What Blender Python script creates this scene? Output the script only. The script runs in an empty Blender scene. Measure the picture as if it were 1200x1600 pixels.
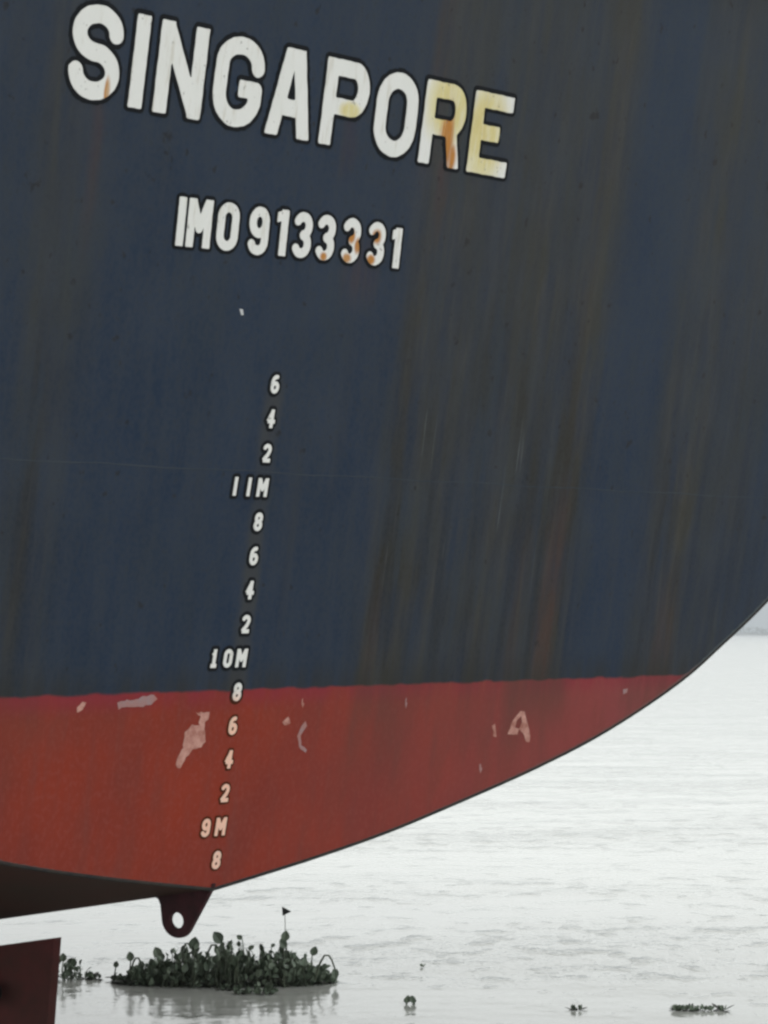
import bpy, bmesh, math, random
import numpy as np
from mathutils import Vector, Matrix

scene = bpy.context.scene
COL = scene.collection

# ------------------------------------------------------------------ camera
CAM_H = 3.5
cd = bpy.data.cameras.new("camera")
cam = bpy.data.objects.new("camera", cd)
COL.objects.link(cam)
cam.location = (0, 0, CAM_H)
cam.rotation_euler = (math.radians(90) + math.atan(190 / 3900), 0, 0)
cd.sensor_fit = 'VERTICAL'
cd.sensor_height = 24.0
cd.lens = 24.0 * 3900 / 1600
cd.clip_start = 0.1
cd.clip_end = 20000
scene.camera = cam

# ------------------------------------------------------------------ sky, sun, exposure
SUN_EL, SUN_AZ = 48, 200      # azimuth clockwise from +Y
world = bpy.data.worlds.new("World")
scene.world = world
world.use_nodes = True
wt = world.node_tree
wt.nodes.clear()
w_out = wt.nodes.new('ShaderNodeOutputWorld')
bg_sky = wt.nodes.new('ShaderNodeBackground')
bg_cloud = wt.nodes.new('ShaderNodeBackground')
w_mix = wt.nodes.new('ShaderNodeMixShader')
sky = wt.nodes.new('ShaderNodeTexSky')
sky.sky_type = 'NISHITA'
sky.sun_disc = False
sky.sun_elevation = math.radians(SUN_EL)
sky.sun_rotation = math.radians(SUN_AZ)
bg_sky.inputs['Strength'].default_value = 0.10
w_tc = wt.nodes.new('ShaderNodeTexCoord')
w_sep = wt.nodes.new('ShaderNodeSeparateXYZ')
w_ramp = wt.nodes.new('ShaderNodeValToRGB')      # overcast brightness by elevation
w_ramp.color_ramp.elements[0].position = 0.0
w_ramp.color_ramp.elements[0].color = (0.36, 0.41, 0.45, 1)
w_ramp.color_ramp.elements[1].position = 1.0
w_ramp.color_ramp.elements[1].color = (1.17, 1.17, 1.15, 1)
for p, c in ((0.016, (0.42, 0.47, 0.50)), (0.034, (0.93, 0.95, 0.94)), (0.25, (1.05, 1.06, 1.03))):
    e = w_ramp.color_ramp.elements.new(p)
    e.color = (*c, 1)
w_map = wt.nodes.new('ShaderNodeMapping')
w_map.inputs['Scale'].default_value = (2.0, 2.0, 7.0)
w_noise = wt.nodes.new('ShaderNodeTexNoise')
w_noise.inputs['Scale'].default_value = 1.6
w_noise.inputs['Detail'].default_value = 5
w_mr = wt.nodes.new('ShaderNodeMapRange')
w_mr.inputs['From Min'].default_value = 0.3
w_mr.inputs['From Max'].default_value = 0.7
w_mr.inputs['To Min'].default_value = 1.04
w_mr.inputs['To Max'].default_value = 1.26
L = wt.links
L.new(w_tc.outputs['Generated'], w_sep.inputs[0])
L.new(w_sep.outputs['Z'], w_ramp.inputs['Fac'])
L.new(w_tc.outputs['Generated'], w_map.inputs['Vector'])
L.new(w_map.outputs[0], w_noise.inputs['Vector'])
L.new(w_noise.outputs['Fac'], w_mr.inputs['Value'])
L.new(w_ramp.outputs['Color'], bg_cloud.inputs['Color'])
L.new(w_mr.outputs[0], bg_cloud.inputs['Strength'])
L.new(sky.outputs['Color'], bg_sky.inputs['Color'])
w_mix.inputs['Fac'].default_value = 0.88
L.new(bg_sky.outputs[0], w_mix.inputs[1])
L.new(bg_cloud.outputs[0], w_mix.inputs[2])
L.new(w_mix.outputs[0], w_out.inputs['Surface'])

sd = bpy.data.lights.new("sun", 'SUN')
sun = bpy.data.objects.new("sun", sd)
COL.objects.link(sun)
sd.energy = 0.6
sd.angle = math.radians(25)
sd.color = (1.0, 0.96, 0.9)
el, az = math.radians(SUN_EL), math.radians(SUN_AZ)
to_sun = Vector((math.sin(az) * math.cos(el), math.cos(az) * math.cos(el), math.sin(el)))
sun.rotation_euler = to_sun.to_track_quat('Z', 'Y').to_euler()

scene.view_settings.view_transform = 'Standard'
scene.view_settings.look = 'None'
scene.view_settings.exposure = 0.24
scene.view_settings.gamma = 1.0
scene.cycles.filter_width = 2.6

# ------------------------------------------------------------------ helpers
def link_mesh(name, verts, faces, mat, parent=None, smooth=False):
    me = bpy.data.meshes.new(name)
    me.from_pydata([tuple(v) for v in verts], [], faces)
    me.update()
    if smooth:
        for p in me.polygons:
            p.use_smooth = True
    if mat:
        me.materials.append(mat)
    o = bpy.data.objects.new(name, me)
    COL.objects.link(o)
    if parent:
        o.parent = parent
    return o

def tag(o, label=None, cat=None, group=None, kind=None):
    if label: o['label'] = label
    if cat: o['category'] = cat
    if group: o['group'] = group
    if kind: o['kind'] = kind
    return o

def new_mat(name, col=(0.5, 0.5, 0.5), rough=0.6, spec=0.5):
    m = bpy.data.materials.new(name)
    m.use_nodes = True
    b = m.node_tree.nodes['Principled BSDF']
    b.inputs['Base Color'].default_value = (*col, 1)
    b.inputs['Roughness'].default_value = rough
    b.inputs['Specular IOR Level'].default_value = spec
    return m, m.node_tree, b

class NB:
    """short node building helper"""
    def __init__(s, nt):
        s.nt = nt
    def n(s, typ, **kw):
        x = s.nt.nodes.new(typ)
        for k, v in kw.items():
            setattr(x, k, v)
        return x
    def put(s, sock, v):
        if isinstance(v, bpy.types.NodeSocket):
            s.nt.links.new(v, sock)
        else:
            sock.default_value = v
    def math(s, op, a, b=0.0, c=0.0, clamp=False):
        x = s.n('ShaderNodeMath', operation=op, use_clamp=clamp)
        s.put(x.inputs[0], a); s.put(x.inputs[1], b); s.put(x.inputs[2], c)
        return x.outputs[0]
    def mix(s, f, a, b):
        x = s.n('ShaderNodeMix', data_type='RGBA')
        s.put(x.inputs[0], f)
        for i, v in ((6, a), (7, b)):
            s.put(x.inputs[i], (*v, 1) if isinstance(v, tuple) and len(v) == 3 else v)
        return x.outputs[2]
    def coords(s):
        t = s.n('ShaderNodeTexCoord')
        sp = s.n('ShaderNodeSeparateXYZ')
        s.nt.links.new(t.outputs['Object'], sp.inputs[0])
        return t.outputs['Object'], sp.outputs[0], sp.outputs[1], sp.outputs[2]
    def noise(s, vec, scale=(1, 1, 1), sc=1.0, detail=3, rough=0.5, loc=(0, 0, 0)):
        mp = s.n('ShaderNodeMapping')
        mp.inputs['Scale'].default_value = scale
        mp.inputs['Location'].default_value = loc
        s.nt.links.new(vec, mp.inputs['Vector'])
        x = s.n('ShaderNodeTexNoise')
        x.inputs['Scale'].default_value = sc
        x.inputs['Detail'].default_value = detail
        x.inputs['Roughness'].default_value = rough
        s.nt.links.new(mp.outputs[0], x.inputs['Vector'])
        return x.outputs['Fac']
    def rng(s, v, a, b, c=0.0, d=1.0, smooth=True):
        x = s.n('ShaderNodeMapRange', interpolation_type='SMOOTHSTEP' if smooth else 'LINEAR')
        s.put(x.inputs['Value'], v)
        x.inputs['From Min'].default_value = a; x.inputs['From Max'].default_value = b
        x.inputs['To Min'].default_value = c; x.inputs['To Max'].default_value = d
        return x.outputs[0]
    def ramp(s, v, pts):
        x = s.n('ShaderNodeValToRGB')
        s.nt.links.new(v, x.inputs['Fac'])
        cr = x.color_ramp
        while len(cr.elements) > 1:
            cr.elements.remove(cr.elements[-1])
        cr.elements[0].position = pts[0][0]
        cr.elements[0].color = (pts[0][1],) * 3 + (1,)
        for p, c in pts[1:]:
            e = cr.elements.new(p); e.color = (c, c, c, 1)
        return x.outputs['Color']
    def bump(s, h, dist, strength=1.0, normal=None):
        x = s.n('ShaderNodeBump')
        x.inputs['Strength'].default_value = strength
        x.inputs['Distance'].default_value = dist
        s.put(x.inputs['Height'], h)
        if normal is not None:
            s.nt.links.new(normal, x.inputs['Normal'])
        return x.outputs[0]

# ------------------------------------------------------------------ ship frame
# ship coordinates: x across the transom, y forward, z up; origin = the 10 m draught mark on the centreline
TH = 0.8046293
RAKE = 0.1862850
ROLL = 0.0084306
ship = bpy.data.objects.new("cargo_ship", None)
COL.objects.link(ship)
U = Vector((math.cos(TH), math.sin(TH), 0))
W = Vector((-math.sin(TH), math.cos(TH), 0))
Z = Vector((0, 0, 1))
U2 = U * math.cos(ROLL) + Z * math.sin(ROLL)
Z2 = -U * math.sin(ROLL) + Z * math.cos(ROLL)
M = Matrix((U2, W, Z2)).transposed().to_4x4()
M.translation = Vector((-0.8436652, 14.7548745, 3.3567323))
ship.matrix_world = M
tag(ship, "rust-streaked dark blue and red ship stern with white SINGAPORE lettering", "ship")
WATER_Z = -3.3567

def on_transom(u, z, lift=0.0):
    n = 1 / math.sqrt(1 + RAKE * RAKE)
    return (u, -RAKE * z - lift * n, z - lift * RAKE * n)

# ------------------------------------------------------------------ materials of the ship
BOOT = -0.190
def hull_material(name, simple=False):
    m, nt, b = new_mat(name, rough=0.5, spec=0.12)
    k = NB(nt)
    vec, x, y, z = k.coords()
    wob = k.math('MULTIPLY', k.math('SUBTRACT', k.noise(vec, (3, 0, 3), 1.5, 4), 0.5), 0.07)
    zx = k.math('ADD', x, wob)
    t = k.math('DIVIDE', k.math('ADD', zx, 2.5), 8.0)      # -2.5 .. 5.5 m
    def P(u): return (u + 2.5) / 8.0
    streak = k.ramp(t, [(P(-2.4), .10), (P(-1.95), .16), (P(-1.80), .50), (P(-1.52), .42), (P(-1.35), .10),
                        (P(-0.3), .04), (P(0.70), .10), (P(0.93), .22), (P(1.06), .92), (P(1.34), .86), (P(1.48), .55),
                        (P(1.75), .60), (P(2.0), .72), (P(2.35), .62), (P(2.62), .84), (P(2.84), 1.0), (P(3.00), .30),
                        (P(3.16), .03), (P(3.55), .04), (P(3.76), .62), (P(4.10), .78), (P(4.32), .42), (P(4.62), .58),
                        (P(4.9), .22), (P(5.4), .30)])
    n1 = k.noise(vec, (5.5, 1, .30), 1.0, 4, .6)
    n2 = k.noise(vec, (12, 1, 1.4), 1.0, 5, .6, (3, 0, 7))
    n4 = k.noise(vec, (4.5, 1, 1.3), 1.0, 5, .65, (8, 0, 3))
    n5 = k.noise(vec, (38, 1, 30), 1.0, 3, .6, (6, 0, 5))
    n3 = k.noise(vec, (2.2, 1, 1.6), 1.0, 5, .6, (9, 0, 2))
    var = k.math('ADD', k.math('MULTIPLY', n1, 1.5), k.math('MULTIPLY', k.math('SUBTRACT', n2, .5), 1.0))
    s = k.math('MULTIPLY', streak, k.math('ADD', var, k.rng(n4, .3, .7, -.12, .45)), clamp=True)
    s = k.math('ADD', s, k.rng(n1, .52, .8, 0, .25), clamp=True)
    # weaker towards the top of the left streak
    blue = k.mix(k.rng(n3, .25, .75), (0.010, 0.024, 0.054), (0.021, 0.035, 0.064))
    blue = k.mix(k.rng(n2, .35, .75, 0, .28), blue, (0.038, 0.046, 0.056))
    blue = k.mix(k.rng(n4, .5, .75, 0, .35), blue, (0.026, 0.036, 0.046))
    blue = k.mix(k.rng(z, 1.0, 4.2, 0, .30, smooth=False), blue, (0.040, 0.053, 0.074))
    grime = k.mix(k.rng(n2, .3, .7), (0.030, 0.028, 0.023), (0.058, 0.053, 0.045))
    grime = k.mix(k.rng(n4, .40, .62), grime, (0.034, 0.034, 0.029))
    grime = k.mix(k.rng(n3, .45, .7, 0, .6), grime, (0.042, 0.048, 0.050))
    grime = k.mix(k.rng(z, 1.0, 4.0, 0, .45, smooth=False), grime, (0.055, 0.058, 0.058))
    n6 = k.noise(vec, (7.5, 1, .45), 1.0, 4, .6, (4, 0, 9))
    dk = k.math('MULTIPLY', k.rng(n6, .46, .62), k.rng(z, .6, 2.6, .85, .15))
    grime = k.mix(dk, grime, (0.021, 0.020, 0.017))
    n7 = k.noise(vec, (6.5, 1, .6), 1.0, 4, .6, (14, 0, 2))
    grime = k.mix(k.rng(n7, .54, .68, 0, .7), grime, (0.030, 0.040, 0.052))
    c = k.mix(s, blue, grime)
    # rust run
    def band(c0, wd, soft):
        d = k.math('ABSOLUTE', k.math('SUBTRACT', zx, c0))
        return k.rng(d, wd, wd + soft, 1, 0)
    rust = k.math('MULTIPLY', band(2.74, .02, .13), k.rng(z, 0.2, 1.5, 1, .05))
    rust = k.math('MAXIMUM', rust, k.math('MULTIPLY', band(2.42, .02, .10), k.rng(z, .0, 1.2, .35, 0)))
    rust = k.math('MAXIMUM', rust, k.math('MULTIPLY', band(1.08, .01, .08), k.rng(z, .0, .8, .3, 0)))
    rust = k.math('MAXIMUM', rust, k.math('MULTIPLY', band(4.05, .05, .12), k.rng(z, -.1, .7, .55, 0)))
    rust = k.math('MAXIMUM', rust, k.math('MULTIPLY', band(1.05, .02, .10), k.rng(z, 2.6, 3.3, 0, .35)))
    rust = k.math('MAXIMUM', rust, k.math('MULTIPLY', k.math('MULTIPLY', band(1.20, .015, .07), k.rng(z, 2.35, 2.95)), k.rng(z, 3.0, 3.1, .8, 0)))
    rust = k.math('MAXIMUM', rust, k.math('MULTIPLY', k.math('MULTIPLY', band(.36, .01, .07), k.rng(z, 2.75, 3.0)), k.rng(z, 3.1, 3.3, .55, 0)))
    rust = k.math('MAXIMUM', rust, k.math('MULTIPLY', k.math('MULTIPLY', band(.58, .08, .12), k.rng(z, 2.0, 2.3)), k.rng(z, 2.4, 2.6, .5, 0)))
    rust = k.math('MAXIMUM', rust, k.math('MULTIPLY', k.math('MULTIPLY', band(-1.53, .01, .05), k.rng(z, 1.9, 2.9)), k.rng(z, 3.0, 3.1, .5, 0)))
    rust = k.math('MULTIPLY', rust, k.rng(n2, .3, .62, .25, 1))
    c = k.mix(k.math('MULTIPLY', rust, .60), c, (0.078, 0.037, 0.031))
    # brownish strip down the centreline, behind the draught marks
    cl = k.math('MULTIPLY', band(0.0, .03, .07), k.rng(z, 1.5, 1.75, .55, 0))
    c = k.mix(k.math('MULTIPLY', cl, k.rng(n3, .3, .6, .5, 1)), c, (0.060, 0.056, 0.046))
    # pale dry scratches
    sc = k.noise(vec, (34, 1, 1.1), 1.0, 3, .6, (5, 0, 1))
    scm = k.math('MULTIPLY', k.rng(sc, .64, .74), k.math('MULTIPLY', k.math('MULTIPLY', k.rng(x, .9, 1.1), k.rng(x, 2.3, 2.7, 1, 0)),
                 k.math('MULTIPLY', k.rng(z, .3, .6), k.rng(z, 1.5, 1.9, 1, 0))))
    c = k.mix(k.math('MULTIPLY', scm, .55), c, (0.13, 0.14, 0.14))
    # specks
    sp = k.noise(vec, (14, 1, 11), 1.0, 2, .5, (1, 0, 4))
    c = k.mix(k.rng(sp, .68, .76, 0, .7), c, (0.016, 0.014, 0.014))
    c = k.mix(k.rng(n5, .3, .7, 0, .22), c, (0.060, 0.064, 0.066))
    c = k.mix(k.rng(n5, .55, .7, 0, .25), c, (0.014, 0.018, 0.022))
    lowband = k.math('MULTIPLY', k.rng(z, BOOT, BOOT + .22, .6, 0), k.rng(n1, .35, .6))
    c = k.mix(lowband, c, (0.026, 0.026, 0.023))
    # red antifouling below the boot line
    nr = k.noise(vec, (1.3, 1, 1.0), 1.0, 5, .6, (2, 0, 8))
    red = k.mix(k.rng(nr, .3, .7), (0.250, 0.034, 0.017), (0.185, 0.030, 0.020))
    red = k.mix(k.rng(x, .2, 4.2, 0, .92, smooth=False), red, (0.235, 0.056, 0.060))
    red = k.mix(k.rng(n4, .45, .7, 0, .4), red, (0.160, 0.042, 0.032))
    red = k.mix(k.rng(n5, .45, .7, 0, .3), red, (0.26, 0.07, 0.06))
    red = k.mix(k.rng(n2, .45, .8, 0, .35), red, (0.16, 0.05, 0.045))
    # rosy fresh band just under the boot line
    red = k.mix(k.math('MULTIPLY', k.rng(z, BOOT - .14, BOOT, 0, .7), k.rng(n4, .3, .6)), red, (0.235, 0.022, 0.042))
    sr = k.math('MULTIPLY', k.math('MULTIPLY', band(2.72, .22, .22), k.rng(z, -.75, BOOT, 0, .62)), k.rng(n1, .2, .6, .4, 1))
    sr = k.math('MAXIMUM', sr, k.math('MULTIPLY', k.math('MULTIPLY', s, .42), k.rng(z, -1.0, BOOT, 0.1, 1)))
    red = k.mix(sr, red, (0.080, 0.045, 0.036))
    wl = k.math('ADD', z, k.math('MULTIPLY', k.math('SUBTRACT', k.noise(vec, (2, 1, 2), 3.0, 6), .5), .05))
    c = k.mix(k.rng(wl, BOOT - .012, BOOT + .012), red, c)
    # paler rim of the plate is a strip of its own
    nt.links.new(c, b.inputs['Base Color'])
    rg = k.math('ADD', .42, k.math('MULTIPLY', n3, .22))
    nt.links.new(rg, b.inputs['Roughness'])
    bp = k.bump(k.noise(vec, (1.2, 1, .9), 1.0, 2, .4), .035, .6)
    bp = k.bump(k.noise(vec, (30, 30, 30), 1.0, 4, .6), .0012, .8, bp)
    nt.links.new(bp, b.inputs['Normal'])
    return m
M_HULL = hull_material("hull_paint")

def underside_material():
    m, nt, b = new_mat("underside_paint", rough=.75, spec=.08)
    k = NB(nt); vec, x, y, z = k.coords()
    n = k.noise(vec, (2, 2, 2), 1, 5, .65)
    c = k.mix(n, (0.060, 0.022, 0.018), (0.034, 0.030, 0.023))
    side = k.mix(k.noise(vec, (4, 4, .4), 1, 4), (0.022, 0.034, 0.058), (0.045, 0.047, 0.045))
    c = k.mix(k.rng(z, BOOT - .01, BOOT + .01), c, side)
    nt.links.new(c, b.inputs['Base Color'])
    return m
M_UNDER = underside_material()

def simple_mat(name, c1, c2, rough=.6, spec=.3, scale=8, bump=.002):
    m, nt, b = new_mat(name, rough=rough, spec=spec)
    k = NB(nt); vec, *_ = k.coords()
    n = k.noise(vec, (1, 1, 1), scale, 5, .65)
    nt.links.new(k.mix(k.rng(n, .3, .7), c1, c2), b.inputs['Base Color'])
    if bump:
        nt.links.new(k.bump(n, bump, .7), b.inputs['Normal'])
    return m
M_RUDDER = simple_mat("shaded_rudder_paint", (0.088, 0.026, 0.025), (0.052, 0.024, 0.021), .7, .08, 3)  # hull red darkened in the colour for shade under the overhang
M_LUG = simple_mat("lug_paint", (0.058, 0.020, 0.024), (0.026, 0.014, 0.015), .65, .1, 9)
M_EDGE = simple_mat("rail_and_halo_dark", (0.020, 0.022, 0.024), (0.040, 0.034, 0.030), .7, .08, 9)  # dark tone of the top rail and the added halo bead
M_SEAM = simple_mat("weld_seam_paint", (0.026, 0.037, 0.050), (0.048, 0.058, 0.068), .6, .1, 2.2)
M_DARK = simple_mat("dark_recess", (0.010, 0.009, 0.009), (0.018, 0.014, 0.013), .8, .1)
M_DECK = simple_mat("deck_paint", (0.10, 0.14, 0.10), (0.14, 0.13, 0.10), .7, .3, 2)
M_SCUFF = simple_mat("scuffed_paint", (0.56, 0.31, 0.26), (0.30, 0.11, 0.085), .7, .2, 13)
M_SCUFF_GREY = simple_mat("grey_scuffed_paint", (0.30, 0.21, 0.22), (0.36, 0.17, 0.15), .7, .2, 16)
M_SCUFF_PALE = simple_mat("pale_chip", (0.45, 0.48, 0.50), (0.6, 0.6, 0.6), .7, .2, 14)

def letter_material():
    m, nt, b = new_mat("white_lettering_paint", rough=.55, spec=.2)
    k = NB(nt); vec, x, y, z = k.coords()
    n = k.noise(vec, (9, 1, 5), 1, 4, .6)
    n2 = k.noise(vec, (28, 1, 4), 1, 4, .6)
    c = k.mix(n, (0.72, 0.73, 0.70), (0.80, 0.80, 0.79))
    def spot(u, zz, ru, rz, soft=.5):
        a = k.math('DIVIDE', k.math('SUBTRACT', x, u), ru)
        bb = k.math('DIVIDE', k.math('SUBTRACT', z, zz), rz)
        d = k.math('SQRT', k.math('ADD', k.math('MULTIPLY', a, a), k.math('MULTIPLY', bb, bb)))
        d = k.math('ADD', d, k.math('MULTIPLY', k.math('SUBTRACT', n2, .5), .8))
        return k.rng(d, 1 - soft, 1 + soft * .4, 1, 0)
    yel = spot(1.18, 3.36, .24, .26)
    for a in ((1.52, 3.24, .22, .36), (.33, 3.21, .10, .06)):
        yel = k.math('MAXIMUM', yel, spot(*a))
    c = k.mix(k.math('MULTIPLY', yel, k.rng(n2, .2, .6, .5, 1)), c, k.mix(n, (0.60, 0.48, 0.17), (0.74, 0.70, 0.38)))
    org = spot(1.175, 3.15, .075, .22)
    for a in ((1.24, 3.05, .05, .10), (-1.50, 3.06, .022, .085), (0.47, 2.50, .035, .05), (.45, 2.37, .04, .035), (.68, 2.52, .045, .05),
              (.655, 2.38, .04, .035), (.26, 2.36, .03, .03), (.53, 2.45, .03, .05)):
        org = k.math('MAXIMUM', org, spot(*a))
    c = k.mix(k.math('MULTIPLY', org, k.rng(n2, .2, .5, .55, 1)), c, k.mix(n2, (0.30, 0.09, 0.02), (0.62, 0.30, 0.06)))
    # the marks over the red paint are stained a peach colour, like the figures below the boot line
    c = k.mix(k.rng(z, -.30, -.16, 1, 0), c, k.mix(n, (0.84, 0.46, 0.34), (0.82, 0.58, 0.46)))
    c = k.mix(k.rng(n2, .54, .74, 0, .45), c, (0.50, 0.46, 0.37))
    ch = k.noise(vec, (30, 1, 26), 1, 3, .6)
    c = k.mix(k.rng(ch, .66, .72, 0, .6), c, (0.20, 0.19, 0.18))
    c = k.mix(k.math('MULTIPLY', k.rng(n, .5, .75, 0, .3), k.rng(z, 2, 1.8, 0, 1)), c, (0.55, 0.57, 0.58))
    nt.links.new(c, b.inputs['Base Color'])
    nt.links.new(k.bump(n2, .001, .5), b.inputs['Normal'])
    return m
M_LETTER = letter_material()

def outline_material():
    m, nt, b = new_mat("black_outline_paint", rough=.7, spec=.06)
    k = NB(nt); vec, x, y, z = k.coords()
    n = k.noise(vec, (9, 1, 5), 1, 4, .6)
    c = k.mix(n, (0.008, 0.010, 0.013), (0.016, 0.017, 0.019))
    c = k.mix(k.rng(z, -.30, -.16, 1, 0), c, k.mix(n, (0.060, 0.014, 0.006), (0.090, 0.026, 0.010)))
    nt.links.new(c, b.inputs['Base Color'])
    return m
M_OUT = outline_material()

# ------------------------------------------------------------------ hull shape
ctrl = [(0, -1.377), (.40, -1.316), (.874, -1.239), (1.429, -1.135), (2.004, -1.000), (2.859, -.780), (3.567, -.555),
        (4.299, -.245), (4.768, .030), (5.257, .350), (5.9, .86), (6.7, 1.70), (7.3, 2.65), (7.7, 3.7), (7.85, 4.7), (7.9, 5.6)]
def catmull(P, n):
    out = []
    for i in range(len(P) - 1):
        p0 = P[i - 1] if i else P[0]; p1 = P[i]; p2 = P[i + 1]; p3 = P[i + 2] if i + 2 < len(P) else P[-1]
        for j in range(n):
            t = j / n
            out.append(tuple(.5 * ((2 * b) + (-a + c) * t + (2 * a - 5 * b + 4 * c - d) * t * t + (-a + 3 * b - 3 * c + d) * t ** 3)
                             for a, b, c, d in zip(p0, p1, p2, p3)))
    out.append(P[-1])
    return out
right = catmull(ctrl, 5)
outline = [(-u, z) for u, z in right[::-1]] + right[1:]     # port sheer, down round the V, up to starboard sheer
NO = len(outline)

# transom plate: columns from the bottom edge up to the top
verts, faces = [], []
NZ = 24
for (u, z) in outline:
    for j in range(NZ + 1):
        zz = z + (5.6 - z) * j / NZ
        verts.append(on_transom(u, zz))
for i in range(NO - 1):
    for j in range(NZ):
        a = i * (NZ + 1) + j
        faces.append((a, a + NZ + 1, a + NZ + 2, a + 1))
transom = link_mesh("transom", verts, faces, M_HULL, ship)

# hull body lofted forward from the transom outline
stations = [0, .25, .6, 1.1, 1.8, 2.6, 3.6, 5, 7, 10, 14, 20, 28, 40]
verts, faces = [], []
def smooth01(t):
    t = max(0, min(1, t)); return t * t * (3 - 2 * t)
for s in stations:
    for (u, z) in outline:
        drop = .165 * s * math.exp(-(u / 2.6) ** 2) + 2.6 * smooth01((s - 2.6) / 9) * math.exp(-(u / 1.2) ** 2)
        drop += 5.5 * smooth01((s - 4) / 26) * math.exp(-(u / 7.2) ** 4) * (1 if z < 3 else 0.0)
        zz = z - drop
        uu = u * (1 + .010 * s * math.exp(-s / 30)) 
        verts.append((uu, -RAKE * z + s, zz))
for i in range(len(stations) - 1):
    for j in range(NO - 1):
        a = i * NO + j
        faces.append((a, a + 1, a + NO + 1, a + NO))
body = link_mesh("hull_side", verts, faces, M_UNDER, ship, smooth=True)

# deck closing the top, with a low bulwark rail
zt = 5.6
dv = [(-7.9, -RAKE * zt, zt - .9), (7.9, -RAKE * zt, zt - .9), (8.5, 40, zt - .9), (-8.5, 40, zt - .9)]
link_mesh("deck", [(x * .995, y + .02, z) for x, y, z in dv], [(0, 1, 2, 3)], M_DECK, ship)

def tube(name, pts, r, mat, parent, seg=8, smooth=True, flat=1.0):
    verts, faces = [], []
    n = len(pts)
    P = [Vector(p) for p in pts]
    up = Vector((0, 0, 1))
    for i, p in enumerate(P):
        d = (P[min(i + 1, n - 1)] - P[max(i - 1, 0)]).normalized()
        a = d.cross(Vector((0, 1, 0.01)))
        if a.length < .05: a = d.cross(up)
        a.normalize(); b = d.cross(a).normalized()
        rr = r[i] if isinstance(r, (list, tuple)) else r
        for q in range(seg):
            th = 2 * math.pi * q / seg
            verts.append(p + a * math.cos(th) * rr + b * math.sin(th) * rr * flat)
    for i in range(n - 1):
        for q in range(seg):
            faces.append((i * seg + q, i * seg + (q + 1) % seg, (i + 1) * seg + (q + 1) % seg, (i + 1) * seg + q))
    faces.append(tuple(range(seg))[::-1]); faces.append(tuple(range((n - 1) * seg, n * seg)))
    return link_mesh(name, verts, faces, mat, parent, smooth)

tube("top_rail", [(-7.95, -RAKE * zt, zt), (0, -RAKE * zt, zt), (7.95, -RAKE * zt, zt)], .06, M_EDGE, ship)
bead = tube("halo_bead", [on_transom(u, z, -.004) for u, z in outline], .0125, M_EDGE, ship)  # added bead draws the camera's dark sharpening halo along the edge
bead['label'] = "thin dark rounded edge where the transom plate meets the underside"
rnd = random.Random(4)
seam_pts = [on_transom(-7.6 + 15.2 * i / 300, 1.088 + .004 * math.sin(i * .31) + rnd.uniform(-.002, .002), -.0035) for i in range(301)]
seam = tube("weld_seam", seam_pts, .0048, M_SEAM, ship, 6)

# towing lug on the centreline under the transom
def lug():
    pts = []
    cy, cz, R = .567, -1.584, .135
    pts += [(.235, -1.34), (.258, -1.384)]
    # aft side down to the arc
    for i in range(0, 15):
        a = math.radians(208 + (352 - 208) * i / 14)
        pts.append((cy + R * math.cos(a) * 1.0, cz + R * .78 * math.sin(a)))
    pts += [(.715, -1.50), (.735, -1.468), (.82, -1.44), (.82, -1.36)]
    hole = [(cy + .062 * math.cos(2 * math.pi * i / 20), cz + .048 * math.sin(2 * math.pi * i / 20)) for i in range(20)]
    bm = bmesh.new()
    T = .015
    outer = [bm.verts.new((-T, y, z)) for y, z in pts]
    inner = [bm.verts.new((-T, y, z)) for y, z in hole]
    ed = [bm.edges.new((outer[i], outer[(i + 1) % len(outer)])) for i in range(len(outer))]
    ed += [bm.edges.new((inner[i], inner[(i + 1) % len(inner)])) for i in range(len(inner))]
    res = bmesh.ops.triangle_fill(bm, use_beauty=True, edges=ed)
    fs = [f for f in bm.faces]
    ex = bmesh.ops.extrude_face_region(bm, geom=fs)
    for v in ex['geom']:
        if isinstance(v, bmesh.types.BMVert):
            v.co.x += 2 * T
    bmesh.ops.recalc_face_normals(bm, faces=bm.faces[:])
    me = bpy.data.meshes.new("towing_lug"); bm.to_mesh(me); bm.free()
    me.materials.append(M_LUG)
    o = bpy.data.objects.new("towing_lug", me); COL.objects.link(o); o.parent = ship
    o['label'] = "dark steel eye plate with a round hole under the transom"
    md = o.modifiers.new("bevel", 'BEVEL'); md.width = .006; md.segments = 2; md.limit_method = 'ANGLE'
lug()

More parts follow.
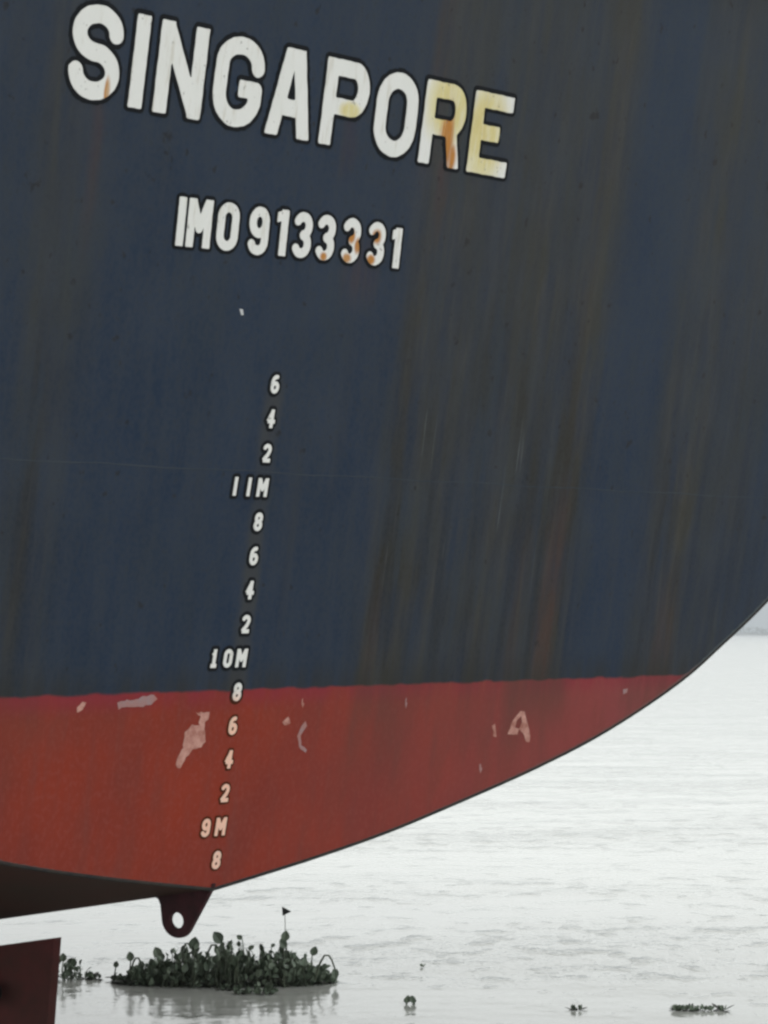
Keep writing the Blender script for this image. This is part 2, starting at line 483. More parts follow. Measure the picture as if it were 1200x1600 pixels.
# rudder blade hung forward of the lug
def rudder():
    verts, faces = [], []
    prof = [(0, .030), (.25, .07), (.8, .17), (1.6, .26), (2.4, .27), (3.0, .17), (3.25, 0.03)]
    levels = [(0.0, 0.0, 0.0), (-.55, .065, -0.0), (-2.0, .20, 0), (-6.0, .55, 0)]
    ring = [(s, t) for s, t in prof] + [(s, -t) for s, t in prof[::-1]]
    n = len(ring)
    for dz, dy, _ in levels:
        for s, t in ring:
            slope = -.172 * s if dz == 0 else 0
            verts.append((t, 1.719 + dy + s, -1.784 + dz + slope))
    for i in range(len(levels) - 1):
        for q in range(n):
            faces.append((i * n + q, i * n + (q + 1) % n, (i + 1) * n + (q + 1) % n, (i + 1) * n + q))
    faces.append(tuple(range(n))[::-1])
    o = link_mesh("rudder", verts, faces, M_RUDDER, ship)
    o['label'] = "rudder blade below the hull, its maroon darkened for the shade there"
    # lifting hole: ring and dark recess on the port face
    c = Vector((-.335, 2.15, -2.15))
    vs, fc = [], []
    for rr, dx in ((.075, .0), (.075, -.035), (.058, -.035), (.058, .02)):
        for q in range(20):
            a = 2 * math.pi * q / 20
            vs.append((c.x + .16 + dx - .0, c.y + rr * math.cos(a), c.z + rr * math.sin(a)))
    for i in range(3):
        for q in range(20):
            fc.append((i * 20 + q, i * 20 + (q + 1) % 20, (i + 1) * 20 + (q + 1) % 20, (i + 1) * 20 + q))
    fc.append(tuple(range(60, 80)))
    link_mesh("lifting_socket", vs, fc, M_DARK, o, True)
rudder()
# rudder stock joining the blade to the hull (forward, out of the frame)
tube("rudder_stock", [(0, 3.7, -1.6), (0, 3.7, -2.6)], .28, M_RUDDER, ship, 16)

# ------------------------------------------------------------------ lettering
def arc(cx, cy, rx, ry, a0, a1, n=14):
    return [(cx + rx * math.cos(math.radians(a0 + (a1 - a0) * i / n)), cy + ry * math.sin(math.radians(a0 + (a1 - a0) * i / n))) for i in range(n + 1)]

def glyph(ch, w, h, s):
    """polylines in metres, centred; w, h outer size, s stroke width"""
    X = (w - s) / 2; Y = (h - s) / 2; e = s        # e: run past the clipping box for square ends
    R = min(X, Y)
    q = Y / 2
    if ch == 'I' or ch == '|': return [[(0, -Y - e), (0, Y + e)]]
    if ch == 'i': return [[(0, -Y - e), (0, Y + e)], [(0, Y - .1 * h), (-.3 * w, Y - .22 * h)], [(-.45 * w, -Y), (.45 * w, -Y)]]
    if ch == 'S':
        return [arc(0, q, X, q, -4, 270, 30) + arc(0, -q, X, q, 90, -184, 30)[1:]]
    if ch == 'N': return [[(-X, -Y - e), (-X, Y + e)], [(X, -Y - e), (X, Y + e)], [(-X - .06 * w, Y + e * .6), (X + .06 * w, -Y - e * .6)]]
    if ch == 'M': return [[(-X, -Y - e), (-X, Y + e)], [(X, -Y - e), (X, Y + e)], [(-X, Y + e * .4), (0, -.25 * Y), (X, Y + e * .4)]]
    if ch == 'G':
        r = X * .95
        return [[(X, .43 * Y)] + arc(0, Y - .54 * Y, X, .54 * Y, 0, 180) + arc(0, -Y + r, X, r, 180, 360) + [(X, -.16 * Y), (.02 * w, -.16 * Y)]]
    if ch in 'O0': return [arc(0, Y - R, X, R, 0, 180, 16) + arc(0, -Y + R, X, R, 180, 360, 16) + [(X, Y - R)]]
    if ch == 'A':
        return [[(-X - .02 * w, -Y - e), (-.06 * w, Y + e * .7)], [(X + .02 * w, -Y - e), (.06 * w, Y + e * .7)], [(-X * .7, -.42 * Y), (X * .7, -.42 * Y)]]
    if ch in 'PR':
        r = .55 * Y
        mid = Y - 2 * r
        L_ = [[(-X, -Y - e), (-X, Y + e)], [(-X, Y), (X - r * .75, Y)] + arc(X - r * .75, Y - r, r * .75, r, 90, -90) + [(-X, mid)]]
        if ch == 'R': L_.append([(X - r * .9, mid), (X * .55, mid - .15 * Y), (X + .0 * w, -Y - e)])
        return L_
    if ch == 'E': return [[(-X, -Y - e), (-X, Y + e)], [(-X, Y), (X + e, Y)], [(-X, .02 * Y), (X * .55, .02 * Y)], [(-X, -Y), (X + e, -Y)]]
    if ch == '1': return [[(X * .3, -Y - e), (X * .3, Y + e)], [(X * .3, Y), (-w * .6, Y - .09 * h)]]
    if ch == '9':
        r = Y * .56
        return [arc(0, Y - r, X, r, 0, 360, 28), [(X, Y - r)] + arc(0, -Y + r * .8, X, r * .8, 0, -170, 16)]
    if ch == '6':
        r = Y * .56
        return [arc(0, -Y + r, X, r, 0, 360, 28), [(-X, -Y + r), (-X, Y * .2)] + arc(X * .3, Y * .2, X * 1.3, Y * .8, 180, 75, 10)]
    if ch == '3': return [arc(0, q, X, q, 160, -90, 22), arc(0, -q, X, q, 90, -160, 22)]
    if ch == '8': return [arc(0, q, X * .9, q, 0, 360, 26), arc(0, -q, X, q, 0, 360, 26)]
    if ch == '2':
        return [arc(0, q, X, q, 165, -20, 18) + [(X * .55, -Y * .15), (-X, -Y)], [(-X, -Y), (X + e, -Y)]]
    if ch == '4': return [[(X * .35, -Y - e), (X * .35, Y + e)], [(X * .35, Y), (-X, -Y * .38)], [(-X, -Y * .38), (X + e, -Y * .38)]]
    return []

def sdf(lines, px, py, s, w, h, rough=0.0, seed=0):
    d = np.full(px.shape, 9.0)
    for ln in lines:
        for i in range(len(ln) - 1):
            ax, ay = ln[i]; bx, by = ln[i + 1]
            dx, dy = bx - ax, by - ay
            l = math.hypot(dx, dy)
            if l < 1e-9: continue
            dx /= l; dy /= l
            t = (px - ax) * dx + (py - ay) * dy
            o = -(px - ax) * dy + (py - ay) * dx
            first = i == 0; last = i == len(ln) - 2
            over = np.maximum(-t, t - l)
            over = np.maximum(over, 0)
            round_d = np.sqrt(o * o + over * over) - s / 2
            butt = np.maximum(np.abs(o) - s / 2, over)
            lo, hi = (-t > 0), (t > l)
            dd = np.where((lo & first) | (hi & last), butt, round_d)
            dd = np.where((lo & first) | (hi & last), np.where(over > 0, np.maximum(butt, over), dd), dd)
            d = np.minimum(d, dd)
    qx = np.abs(px) - w / 2; qy = np.abs(py) - h / 2
    box = np.maximum(qx, qy)
    d = np.maximum(d, box)
    return d

def contour_mesh(F, xs, ys, iso):
    """filled marching squares; returns 2-D verts and faces of F < iso"""
    verts, faces, cache = [], [], {}
    G = F - iso
    nx, ny = len(xs), len(ys)
    def vid(key, x, y):
        if key not in cache:
            cache[key] = len(verts); verts.append((x, y))
        return cache[key]
    for i in range(nx - 1):
        for j in range(ny - 1):
            c = [(i, j), (i + 1, j), (i + 1, j + 1), (i, j + 1)]
            g = [G[a] for a in c]
            if min(g) >= 0: continue
            poly = []
            for q in range(4):
                a, b = c[q], c[(q + 1) % 4]
                ga, gb = g[q], g[(q + 1) % 4]
                if ga < 0:
                    poly.append(vid(a, xs[a[0]], ys[a[1]]))
                if (ga < 0) != (gb < 0):
                    t = ga / (ga - gb)
                    key = (min(a, b), max(a, b))
                    poly.append(vid(key, xs[a[0]] + t * (xs[b[0]] - xs[a[0]]), ys[a[1]] + t * (ys[b[1]] - ys[a[1]])))
            if len(poly) >= 3:
                faces.append(tuple(poly))
    return verts, faces

def raised(name, v2, faces, u0, z0, tilt, slant, front, mat, parent, depth=.004):
    """sheet standing `front` metres proud of the transom, its rim closed back towards the plate"""
    ct, st = math.cos(tilt), math.sin(tilt)
    P = [(u0 + (x + slant * y) * ct - y * st, z0 + (x + slant * y) * st + y * ct) for x, y in v2]
    n = len(P)
    vs = [on_transom(u, z, front) for u, z in P] + [on_transom(u, z, front - depth) for u, z in P]
    cnt = {}
    for f in faces:
        for q in range(len(f)):
            a, b = f[q], f[(q + 1) % len(f)]
            cnt[(a, b)] = cnt.get((a, b), 0) + 1
    fc = list(faces)
    for (a, b) in list(cnt):
        if (b, a) not in cnt:
            fc.append((b, a, a + n, b + n))
    return link_mesh(name, vs, fc, mat, parent)

def character(ch, u0, z0, w, h, s, border, tilt=0, slant=0, seed=0, res=1):
    cell = max(s / 9.0, .0022) * res
    m = border + cell * 2
    xs = np.arange(-w / 2 - m, w / 2 + m + cell, cell)
    ys = np.arange(-h / 2 - m, h / 2 + m + cell, cell)
    gx, gy = np.meshgrid(xs, ys, indexing='ij')
    # hand-painted edge: small wobble
    r = random.Random(seed * 17 + ord(ch))
    wx = sum(math.sin(1) * 0 for _ in range(1))
    ph = [r.uniform(0, 6.28) for _ in range(4)]
    k = 7.0 / h
    wob = .018 * s * .7 * (np.sin(gx * k * 3 + ph[0]) * np.cos(gy * k * 2.1 + ph[1]) + .6 * np.sin(gx * k * 6.7 + ph[2] + gy * k * 5 + ph[3]))
    F = sdf(glyph(ch, w, h, s), gx, gy, s, w, h) + wob
    # round every corner a little
    F = F + 0.0
    wv = contour_mesh(F, xs, ys, 0.0)
    # border: true distance grown from the letter by sampling the field outside
    Fo = F.copy()
    ins = np.argwhere(F < 0)
    bx = xs[ins[:, 0]]; by = ys[ins[:, 1]]
    out = np.full(F.shape, 9.0)
    pts = np.stack([bx, by], 1)
    # keep only the rim samples
    rim = F[ins[:, 0], ins[:, 1]] > -cell * 1.8
    pts = pts[rim]
    flat = np.stack([gx.ravel(), gy.ravel()], 1)
    best = np.full(len(flat), 9.0)
    for c0 in range(0, len(flat), 2000):
        blk = flat[c0:c0 + 2000]
        dd = ((blk[:, None, :] - pts[None, :, :]) ** 2).sum(2)
        best[c0:c0 + 2000] = np.sqrt(dd.min(1))
    D = best.reshape(F.shape)
    D = np.where(F < 0, -D, D - cell * .5)
    ov = contour_mesh(D, xs, ys, border)
    return wv, ov

def write(part_name, chars, digit_name, label=None):
    """chars: list of (ch, u, z, w, h, s, border, tilt, slant)"""
    root = None
    for i, (ch, u, z, w, h, s, bd, tilt, slant) in enumerate(chars):
        wv, ov = character(ch, u, z, w, h, s, bd, tilt, slant, i)
        o = raised("black_outline" if root else part_name, ov[0], ov[1], u, z, tilt, slant, .003 + .0004 * (i % 2), M_OUT, root or ship)
        if root is None:
            root = o
            if label: o['label'] = label
        raised(digit_name, wv[0], wv[1], u, z, tilt, slant, .0062, M_LETTER, root)
    return root

NAME = "SINGAPORE"
name_u = [-1.600, -1.297, -.997, -.568, -.153, .286, .718, 1.138, 1.572]
name_w = [.345, .100, .345, .365, .355, .365, .355, .372, .360]
chars = []
for ch, u, w in zip(NAME, name_u, name_w):
    chars.append((ch, u, 3.246 - .002 * u, w, .495, .095, .024, 0.0, 0.0))
write("port_name", chars, "letter", "large white letters reading SINGAPORE outlined in black, the last two yellowed with rust")

tilt = math.atan(.0245)
imo = [('I', -.868, .058, .268, 0), ('M', -.732, .178, .268, 0), ('O', -.517, .162, .268, 0), ('9', -.278, .155, .272, -.004), ('1', -.088, .105, .262, 0),
       ('3', .067, .152, .262, 0), ('3', .258, .152, .262, 0), ('3', .470, .152, .262, 0), ('3', .683, .150, .255, -.002), ('1', .866, .092, .240, -.014)]
chars = [(ch, u, 2.443 + .0245 * (u + .87) + dz, w, h, .054, .020, tilt, 0.0) for ch, u, w, h, dz in imo]
write("ship_number", chars, "digit", "white characters reading IMO 9133331 outlined in black")

seq = [(1.6, '6'), (1.4, '4'), (1.2, '2'), (1.0, '11M'), (.8, '8'), (.6, '6'), (.4, '4'), (.2, '2'), (0, '10M'), (-.2, '8'), (-.4, '6'), (-.6, '4'),
       (-.8, '2'), (-1.0, '9M'), (-1.2, '8')]
for z, t in seq:
    chars = []
    for i, ch in enumerate(t):
        off = (i - (len(t) - 1)) * .108
        if len(t) == 2 and i == 0: off = -.118
        c = 'i' if (ch == '1' and len(t) == 3 and t[1] == '0') else ('|' if ch == '1' else ch)
        w = {'|': .030, 'i': .046, 'M': .082, '0': .068}.get(c, .066)
        chars.append((c, off, z, w, .108, .0235, .020 if z > -.3 else .013, 0.0, .05))
    write("draught_mark", chars, "digit", "white draught mark reading %s on the %s paint" % (t, 'blue' if z > -.15 else 'red'))

# ------------------------------------------------------------------ scuffs and chips on the plating
def scuff(name, poly, mat, front=.0022, label=None, jag=.006, seed=1):
    r = random.Random(seed)
    pts = []
    n = len(poly)
    for i in range(n):
        a, b = poly[i], poly[(i + 1) % n]
        L_ = math.hypot(b[0] - a[0], b[1] - a[1])
        m = max(1, int(L_ / .02))
        for j in range(m):
            t = j / m
            pts.append((a[0] + (b[0] - a[0]) * t + r.uniform(-jag, jag), a[1] + (b[1] - a[1]) * t + r.uniform(-jag, jag)))
    bm = bmesh.new()
    vs = [bm.verts.new(on_transom(u, z, front)) for u, z in pts]
    es = [bm.edges.new((vs[i], vs[(i + 1) % len(vs)])) for i in range(len(vs))]
    bmesh.ops.triangle_fill(bm, use_beauty=True, edges=es)
    bmesh.ops.recalc_face_normals(bm, faces=bm.faces[:])
    me = bpy.data.meshes.new(name); bm.to_mesh(me); bm.free()
    me.materials.append(mat)
    o = bpy.data.objects.new(name, me); COL.objects.link(o); o.parent = ship
    if label: o['label'] = label
    return o

scuff("paint_scuff", [(-0.312, -0.313), (-0.200, -0.313), (-0.208, -0.354), (-0.232, -0.368), (-0.216, -0.432), (-0.208, -0.488), (-0.232, -0.524), (-0.300, -0.529), (-0.328, -0.557),
                      (-0.380, -0.639), (-0.416, -0.621), (-0.404, -0.566), (-0.372, -0.515), (-0.380, -0.432), (-0.328, -0.382), (-0.272, -0.391), (-0.270, -0.340)][::-1],
      M_SCUFF, label="large pinkish patch of scraped paint left of the draught marks", seed=2)
scuff("paint_scuff", [(-.91, -.238), (-.86, -.225), (-.80, -.226), (-.70, -.203), (-.645, -.195), (-.62, -.225), (-.66, -.262), (-.80, -.265), (-.90, -.275)], M_SCUFF_GREY, label="grey pink scrape just under the blue paint", seed=3)
scuff("paint_scuff", [(-1.20, -.255), (-1.165, -.225), (-1.14, -.232), (-1.16, -.27), (-1.195, -.285)], M_SCUFF, seed=4, jag=.003)
scuff("paint_scuff", [(.40, -.395), (.45, -.36), (.47, -.40), (.43, -.415)], M_SCUFF, seed=5, jag=.003)
scuff("paint_scuff", [(0.545, -0.26), (0.552, -0.252), (0.556, -0.28), (0.57, -0.285), (0.56, -0.316), (0.548, -0.29)], M_SCUFF, seed=6, jag=.002)
scuff("paint_scuff", [(.60, -.39), (.615, -.42), (.575, -.48), (.59, -.54), (.64, -.57), (.63, -.585), (.575, -.555), (.545, -.48), (.57, -.42)], M_SCUFF_GREY, seed=7, jag=.003)
scuff("paint_scuff", [(2.33, -.485), (2.36, -.47), (2.375, -.52), (2.39, -.56), (2.355, -.555), (2.355, -.52)], M_SCUFF, seed=8, jag=.002)
scuff("paint_scuff", [(2.50, -.545), (2.53, -.46), (2.60, -.39), (2.645, -.40), (2.69, -.48), (2.735, -.56), (2.735, -.61), (2.70, -.605), (2.67, -.555), (2.61, -.515), (2.63, -.47), (2.615, -.425),
                      (2.575, -.455), (2.565, -.50), (2.61, -.515), (2.60, -.552)][::-1], M_SCUFF, label="pinkish scrape shaped like a loop on the right of the red paint", seed=9, jag=.002)
scuff("paint_scuff", [(2.255, -0.735), (2.268, -0.727), (2.276, -0.755), (2.29, -0.762), (2.277, -0.796), (2.263, -0.77)], M_SCUFF_GREY, seed=10, jag=.003)
scuff("paint_scuff", [(3.67, -.275), (3.72, -.27), (3.72, -.30), (3.68, -.31)], M_SCUFF_GREY, seed=11, jag=.003)
scuff("paint_scuff", [(1.465, -0.28), (1.473, -0.272), (1.476, -0.3), (1.485, -0.31), (1.478, -0.346), (1.468, -0.32)], M_SCUFF_GREY, seed=12, jag=.002)
scuff("paint_chip", [(-.350, 2.005), (-.325, 2.003), (-.312, 1.975), (-.33, 1.972)], M_SCUFF_PALE, seed=13, jag=.002, label="small white chip in the blue paint")
def edge_rim():  # narrow paler strip just inside the transom's lower edge
    r = random.Random(21)
    pts = [p for p in outline if -7 < p[0] < 7]
    dense = []
    for p, q in zip(pts, pts[1:]):
        for j in range(6):
            dense.append((p[0] + (q[0] - p[0]) * j / 6, p[1] + (q[1] - p[1]) * j / 6))
    v, f = [], []
    for i, (u, z) in enumerate(dense):
        a, b2 = dense[max(i - 1, 0)], dense[min(i + 1, len(dense) - 1)]
        tx, tz = b2[0] - a[0], b2[1] - a[1]
        l = math.hypot(tx, tz); nx, nz = -tz / l, tx / l
        wd = (.012 + .016 * min(1, max(0, abs(u) - 1) / 3)) * r.uniform(.75, 1.15)
        v += [on_transom(u + nx * .003, z + nz * .003, .0015), on_transom(u + nx * wd, z + nz * wd, .0015)]
    for i in range(len(dense) - 1):
        f.append((2 * i, 2 * i + 2, 2 * i + 3, 2 * i + 1))
    m, nt, b = new_mat("edge_rim_paint", rough=.6, spec=.15)
    k = NB(nt); vec, x, y, z = k.coords()
    n = k.noise(vec, (6, 6, 6), 1, 4, .6)
    c = k.mix(n, (0.13, 0.055, 0.05), (0.20, 0.085, 0.080))
    c = k.mix(k.rng(z, BOOT - .1, BOOT + .12), c, k.mix(n, (0.055, 0.068, 0.078), (0.085, 0.095, 0.100)))
    nt.links.new(c, b.inputs['Base Color'])
    link_mesh("edge_rim", v, f, m, ship)['label'] = "narrow paler greyish rim along the lower edge of the transom"
edge_rim()

# ------------------------------------------------------------------ river
def water_material():
    m, nt, b = new_mat("river_water", rough=.11, spec=.5)
    b.inputs['IOR'].default_value = 1.33
    k = NB(nt); vec, x, y, z = k.coords()
    n = k.noise(vec, (.2, .2, .2), 1, 4)
    nt.links.new(k.mix(n, (0.36, 0.37, 0.34), (0.44, 0.45, 0.42)), b.inputs['Base Color'])
    r1 = k.noise(vec, (2.1, 1.5, 1), 1.0, 4, .5)
    r2 = k.noise(vec, (.35, .55, 1), 1.0, 3, .5, (4, 3, 0))
    r3 = k.noise(vec, (9, 6, 1), 1.0, 2, .5, (1, 8, 0))
    patch = k.rng(k.noise(vec, (.12, .2, 1), 1.0, 3, .5, (7, 1, 0)), .42, .66, .28, 1.5)
    h = k.math('ADD', k.math('MULTIPLY', k.math('MULTIPLY', k.rng(r1, .52, .8), patch), .031), k.math('MULTIPLY', r2, .05))
    h = k.math('ADD', h, k.math('MULTIPLY', k.math('MULTIPLY', r3, patch), .011))
    nt.links.new(k.bump(h, 1.0, .9), b.inputs['Normal'])
    return m
M_WATER = water_material()
S = 5700
verts, faces = [], []
xs_ = [-S, -300, -60, 0, 60, 300, S]; ys_ = [-S, -200, -30, 0, 40, 120, 400, S]
for yy in ys_:
    for xx in xs_:
        verts.append((xx, yy, 0))
for j in range(len(ys_) - 1):
    for i in range(len(xs_) - 1):
        a = j * len(xs_) + i
        faces.append((a, a + 1, a + len(xs_) + 1, a + len(xs_)))
water = link_mesh("river", verts, faces, M_WATER)
tag(water, "pale overcast river water with small ripples", kind="structure")

# ------------------------------------------------------------------ far bank
def far_bank():
    M_BANK = simple_mat("bank_earth", (0.10, 0.10, 0.07), (0.14, 0.13, 0.09), .9, .1, .02, 0)
    r = random.Random(11)
    v, f = [], []
    xs = [-5600 + 140 * i for i in range(81)]
    for i, x in enumerate(xs):
        y0 = 5200 + 30 * math.sin(x * .002)
        v += [(x, y0, -1), (x, y0 + 12, 2.0), (x, y0 + 380, 3.5)]
    for i in range(80):
        a = i * 3
        f += [(a, a + 3, a + 4, a + 1), (a + 1, a + 4, a + 5, a + 2)]
    o = link_mesh("far_bank", v, f, M_BANK)
    tag(o, "low far river bank in haze", kind="structure")
    M_FOL = simple_mat("far_foliage", (0.035, 0.06, 0.025), (0.06, 0.085, 0.035), .8, .1, .3, 0)
    v, f = [], []
    for i in range(9000):
        x = r.uniform(200, 2200)
        y0 = 5200 + 30 * math.sin(x * .002) + r.uniform(14, 60)
        top = 14 + 5 * math.sin(x * .011) + 3.5 * math.sin(x * .043 + 2) + 2 * math.sin(x * .17)
        z = 1.5 + abs(r.random()) * max(3, top)
        s = r.uniform(1.2, 3.0)
        c = Vector((x, y0, z))
        a = Vector((r.uniform(-1, 1), r.uniform(-1, 1), r.uniform(-1, 1))).normalized() * s
        b2 = a.cross(Vector((r.uniform(-1, 1), r.uniform(-1, 1), r.uniform(-1, 1)))).normalized() * s
        n = len(v)
        v += [c - a, c - b2 * .8, c + a, c + b2 * .8]
        f.append((n, n + 1, n + 2, n + 3))
    o = link_mesh("far_woods", v, f, M_FOL)
    tag(o, "hazy grey wood along the far river bank", "woods", kind="stuff")
far_bank()

# ------------------------------------------------------------------ floating plants
def leaf_material(name, c1, c2):
    m, nt, b = new_mat(name, rough=.45, spec=.35)
    k = NB(nt)
    g = k.n('ShaderNodeNewGeometry')
    vec, x, y, z = k.coords()
    n = k.noise(vec, (1, 1, 1), 9, 4)
    rr = k.math('ADD', k.math('MULTIPLY', g.outputs['Random Per Island'], .6), k.math('MULTIPLY', n, .4))
    nt.links.new(k.mix(rr, c1, c2), b.inputs['Base Color'])
    return m
M_LEAF = leaf_material("hyacinth_leaf", (0.085, 0.125, 0.088), (0.25, 0.30, 0.22))
M_STEM = leaf_material("hyacinth_stem", (0.070, 0.090, 0.062), (0.120, 0.140, 0.095))
M_ROOT = leaf_material("hyacinth_root", (0.025, 0.026, 0.020), (0.055, 0.055, 0.042))

def add_leaf(v, f, base, d, normal_hint, L_, Wd, curl):
    d = d.normalized()
    side = d.cross(normal_hint)
    if side.length < .05: side = d.cross(Vector((1, 0, 0)))
    side.normalize(); nn = side.cross(d).normalized()
    prof = [(0, .06), (.12, .62), (.35, 1.0), (.6, .95), (.82, .62), (1.0, .05)]
    n0 = len(v)
    for t, wd in prof:
        c = base + d * (L_ * t) + nn * (curl * L_ * (t * t))
        hw = Wd * .5 * wd
        v.append(c - side * hw + nn * hw * .35); v.append(c); v.append(c + side * hw + nn * hw * .35)
    for i in range(len(prof) - 1):
        a = n0 + i * 3
        f.append((a, a + 1, a + 4, a + 3)); f.append((a + 1, a + 2, a + 5, a + 4))

def add_stem(v, f, pts, r0, r1):
    seg = 5
    n0 = len(v)
    P = [Vector(p) for p in pts]
    for i, p in enumerate(P):
        d = (P[min(i + 1, len(P) - 1)] - P[max(i - 1, 0)]).normalized()
        a = d.cross(Vector((.3, 1, .2))).normalized(); b = d.cross(a)
        rr = r0 + (r1 - r0) * i / (len(P) - 1)
        for q in range(seg):
            th = 6.283 * q / seg
            v.append(p + a * rr * math.cos(th) + b * rr * math.sin(th))
    for i in range(len(P) - 1):
        for q in range(seg):
            f.append((n0 + i * seg + q, n0 + i * seg + (q + 1) % seg, n0 + (i + 1) * seg + (q + 1) % seg, n0 + (i + 1) * seg + q))

def clump(name, loc, half_w, half_d, height, n, label, group=None, seed=0, specials=(), big=1.0, mat_h=.07):
    """height: function of local x giving the leaf-top height"""
    r = random.Random(seed)
    root = bpy.data.objects.new(name, None); COL.objects.link(root); root.location = loc
    tag(root, label, "water plant", group)
    lv, lf, sv, sf, rv, rf = [], [], [], [], [], []
    for i in range(n):
        x = r.uniform(-1, 1) * half_w
        y = r.uniform(-1, 1) * half_d * math.sqrt(max(.05, 1 - (x / half_w) ** 2))
        H = max(.03, height(x))
        hh = H * (r.random() ** .95) * r.choice((.8, .9, 1, 1, 1.1))
        L_ = min(r.uniform(.045, .095) * big, .04 + hh * .5)
        lean = Vector((r.gauss(0, .35), r.gauss(0, .35), 1)).normalized()
        base = Vector((x - lean.x * hh * .5, y - lean.y * hh * .5, -.02))
        tip = Vector((x, y, max(.01, hh - L_ * .7)))
        mid = (base + tip) / 2 + Vector((r.gauss(0, .02), r.gauss(0, .02), 0)) - lean * 0
        if hh > .08:
            add_stem(sv, sf, [base, mid, tip], .010, .005)
        d = (lean + Vector((r.gauss(0, .6), r.gauss(0, .6), r.gauss(.1, .4)))).normalized()
        add_leaf(lv, lf, tip, d, Vector((r.gauss(0, 1), r.gauss(0, 1), r.gauss(.3, .6))), L_, L_ * r.uniform(.65, .95), r.uniform(-.25, .35))
    for kind, x, y, h, *a in specials:
        if kind == 'leaf':       # tall leaf on a stem
            ang, L_ = a
            tip = Vector((x, y, h))
            add_stem(sv, sf, [(x - .05 * math.cos(ang), y, 0), (x - .01, y, h * .5), tip], .011, .006)
            add_leaf(lv, lf, tip, Vector((math.cos(ang), 0, math.sin(ang))), Vector((.2, -1, .2)), L_, L_ * .8, .1)
        else:                    # arched stem hanging a leaf
            dx, L_ = a
            pts = [(x + dx * t, y, h * math.sin(math.pi * (.05 + .75 * t)) if t < 1 else h * .55) for t in (0, .15, .3, .5, .7, .85, 1.0)]
            add_stem(sv, sf, pts, .013, .009)
            add_leaf(lv, lf, Vector(pts[-1]), Vector((.2 * dx, 0, -1)), Vector((.2, -1, .2)), L_, L_ * .7, .1)
    # raft of floating roots and old leaves
    nr = int(n * .5)
    for i in range(nr):
        x = r.uniform(-1, 1) * half_w * .97
        y = r.uniform(-1, 1) * half_d * math.sqrt(max(.05, 1 - (x / half_w) ** 2))
        add_leaf(rv, rf, Vector((x, y, r.uniform(-.01, mat_h * min(1, max(.1, height(x) * 4))))), Vector((r.gauss(0, 1), r.gauss(0, 1), r.gauss(0, .25))), Vector((0, 0, 1)), r.uniform(.05, .13), r.uniform(.03, .06), .1)
    if n < 100 and sv:       # a sprig of a few leaves stays one piece of foliage
        k0 = len(lv); lv += sv; lf += [tuple(a + k0 for a in q) for q in sf]; sv, sf = [], []
    if lv: link_mesh("leaves", lv, lf, M_LEAF, root)
    if sv: link_mesh("stems", sv, sf, M_STEM, root)
    if rv: link_mesh("floating_roots", rv, rf, M_ROOT, root)
    return root

MX = .00641     # metres per photograph pixel at the clump's distance (25 m)
prof_px = [(-170, 5), (-155, 14), (-145, 30), (-138, 40), (-125, 24), (-112, 40), (-104, 58), (-96, 48), (-84, 54), (-70, 62), (-58, 66), (-46, 60), (-34, 40), (-20, 52), (-8, 74),
           (6, 70), (20, 66), (34, 62), (44, 54), (60, 56), (76, 62), (88, 70), (98, 64), (112, 52), (126, 38), (140, 34), (152, 28), (164, 14), (172, 4)]
def main_h(x):
    p = x / MX
    if p <= prof_px[0][0] or p >= prof_px[-1][0]: return .02
    for (a, ha), (b, hb) in zip(prof_px, prof_px[1:]):
        if a <= p <= b:
            return (ha + (hb - ha) * (p - a) / (b - a)) * MX * (.80 + .16 * math.sin(p * .37) + .09 * math.sin(p * .83 + 1))
    return .02
G = "water hyacinth clumps floating on the river"
D0 = 25.3
def wx(px, d=D0):          # metres to the side for a photograph column at distance d
    return (px - 600) / 3900 * d
specials = [('leaf', -148 * MX, -.1, .22, 1.7, .10), ('leaf', -102 * MX, -.15, .26, 2.0, .12), ('arch', -80 * MX, -.2, .42, .25, .12), ('leaf', -50 * MX, -.2, .34, 1.4, .14),
            ('arch', -38 * MX, -.15, .40, .22, .12), ('leaf', -6 * MX, -.1, .40, 2.2, .14), ('leaf', 92 * MX, -.1, .42, 1.4, .11), ('leaf', 96 * MX, -.12, .36, 2.4, .10),
            ('leaf', 136 * MX, -.2, .29, 1.2, .10), ('arch', 140 * MX, -.2, .30, .20, .11), ('arch', -125 * MX, -.1, .26, -.14, .08)]
clump("water_hyacinth", (wx(355), D0, 0), 172 * MX, .42, main_h, 1500, "wide leafy green water hyacinth clump floating below the eye plate, the largest clump", G, 3, specials)
clump("water_hyacinth", (wx(108, 25.6), 25.6, 0), .30, .16, lambda x: .20 * max(.1, 1 - (x / .32) ** 2), 60, "small round-leaved water hyacinth clump half hidden behind the rudder", G, 8, [('leaf', -.03, -.05, .17, 1.6, .09), ('leaf', .06, -.05, .12, 1.2, .09)])
clump("water_hyacinth", (wx(150, 25.5), 25.5, 0), .075, .05, lambda x: .09, 14, "tiny dark water hyacinth sprig between the rudder and the large clump, nearer the rudder", G, 9)
clump("water_hyacinth", (wx(184, 25.4), 25.4, 0), .05, .05, lambda x: .10, 8, "tiny water hyacinth sprig just left of the large clump, a single raised round leaf", G, 10, [('leaf', .0, 0, .13, 1.5, .07)])
clump("water_hyacinth", (wx(402, 24.6), 24.5, 0), .20, .10, lambda x: .06 + .05 * (abs(x - .02) < .1), 50, "low loose water hyacinth sprig floating in front of the large clump", G, 12, mat_h=.03)
clump("water_hyacinth", (wx(362, 24.8), 24.75, 0), .10, .04, lambda x: .03, 22, "flat dark water hyacinth sprig close to the front edge of the large clump", G, 13, mat_h=.02)
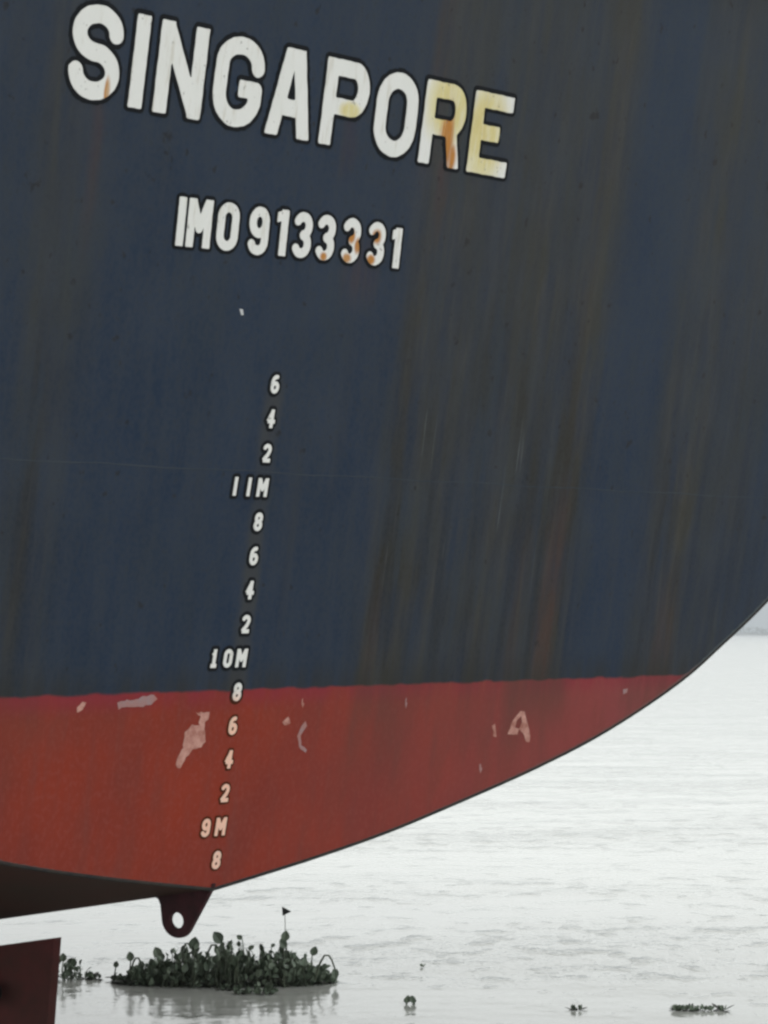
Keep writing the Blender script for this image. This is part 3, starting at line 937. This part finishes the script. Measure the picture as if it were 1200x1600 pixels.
clump("water_hyacinth", (wx(641, 23.8), 23.8, 0), .05, .02, lambda x: .04, 3, "pair of small upright dark leaves standing in the open water right of the clump", G, 14,
      [('leaf', -.03, 0, .012, 1.5, .075), ('leaf', .028, 0, .012, 1.9, .075)], mat_h=.01)
clump("water_hyacinth", (wx(895, 23.4), 23.4, 0), .05, .03, lambda x: .02, 9, "small dark plant scrap floating in the open water near the bottom edge", G, 15, mat_h=.02)
clump("water_hyacinth", (wx(1093, 23.4), 23.4, 0), .27, .04, lambda x: .014, 60, "long low dark strip of floating plants at the lower right", G, 16, mat_h=.02)
clump("water_hyacinth", (wx(662, 26.4), 26.4, 0), .010, .01, lambda x: .035, 2, "single tiny dark leaf tip far out right of the large clump", G, 17, mat_h=.01)

# thin stick with a dark triangular tip rising behind the clump
def marker():
    x = wx(447, 25.8)
    root = bpy.data.objects.new("marker_stick", None); COL.objects.link(root); root.location = (x, 25.8, 0)
    tag(root, "thin pale stick with a small dark triangular tip standing behind the floating plants", "marker")
    mp = simple_mat("stick_wood", (0.42, 0.44, 0.38), (0.32, 0.33, 0.28), .7, .2, 20, 0)
    mf = simple_mat("dark_cloth", (0.035, 0.038, 0.036), (0.05, 0.05, 0.05), .8, .1, 20, 0)
    v, f = [], []
    add_stem(v, f, [(0, 0, -.3), (0.004, 0, .3), (-.006, 0, .63)], .006, .004)
    link_mesh("stick", v, f, mp, root)
    fl = [(-.035, -.004, .70), (-.030, -.004, .605), (.060, -.012, .650), (-.035, .006, .70), (-.030, .006, .605), (.060, 0.0, .650)]
    link_mesh("pennant", fl, [(0, 1, 2), (5, 4, 3), (0, 3, 4, 1), (1, 4, 5, 2), (2, 5, 3, 0)], mf, root)
marker()

# ------------------------------------------------------------------ haze over the river
def haze():
    m = bpy.data.materials.new("river_haze"); m.use_nodes = True
    nt = m.node_tree; nt.nodes.clear()
    out = nt.nodes.new('ShaderNodeOutputMaterial'); pv = nt.nodes.new('ShaderNodeVolumePrincipled')
    pv.inputs['Color'].default_value = (0.72, 0.77, 0.81, 1)
    pv.inputs['Density'].default_value = 0.0003
    nt.links.new(pv.outputs[0], out.inputs['Volume'])
    a, b, lo, hi = -6100, 6100, -8.0, 60.0
    v = [(a, a, lo), (b, a, lo), (b, b, lo), (a, b, lo), (a, a, hi), (b, a, hi), (b, b, hi), (a, b, hi)]
    o = link_mesh("haze", v, [(0, 3, 2, 1), (4, 5, 6, 7), (0, 1, 5, 4), (1, 2, 6, 5), (2, 3, 7, 6), (3, 0, 4, 7)], m)
    tag(o, "pale haze in the air over the river", kind="stuff")
haze()
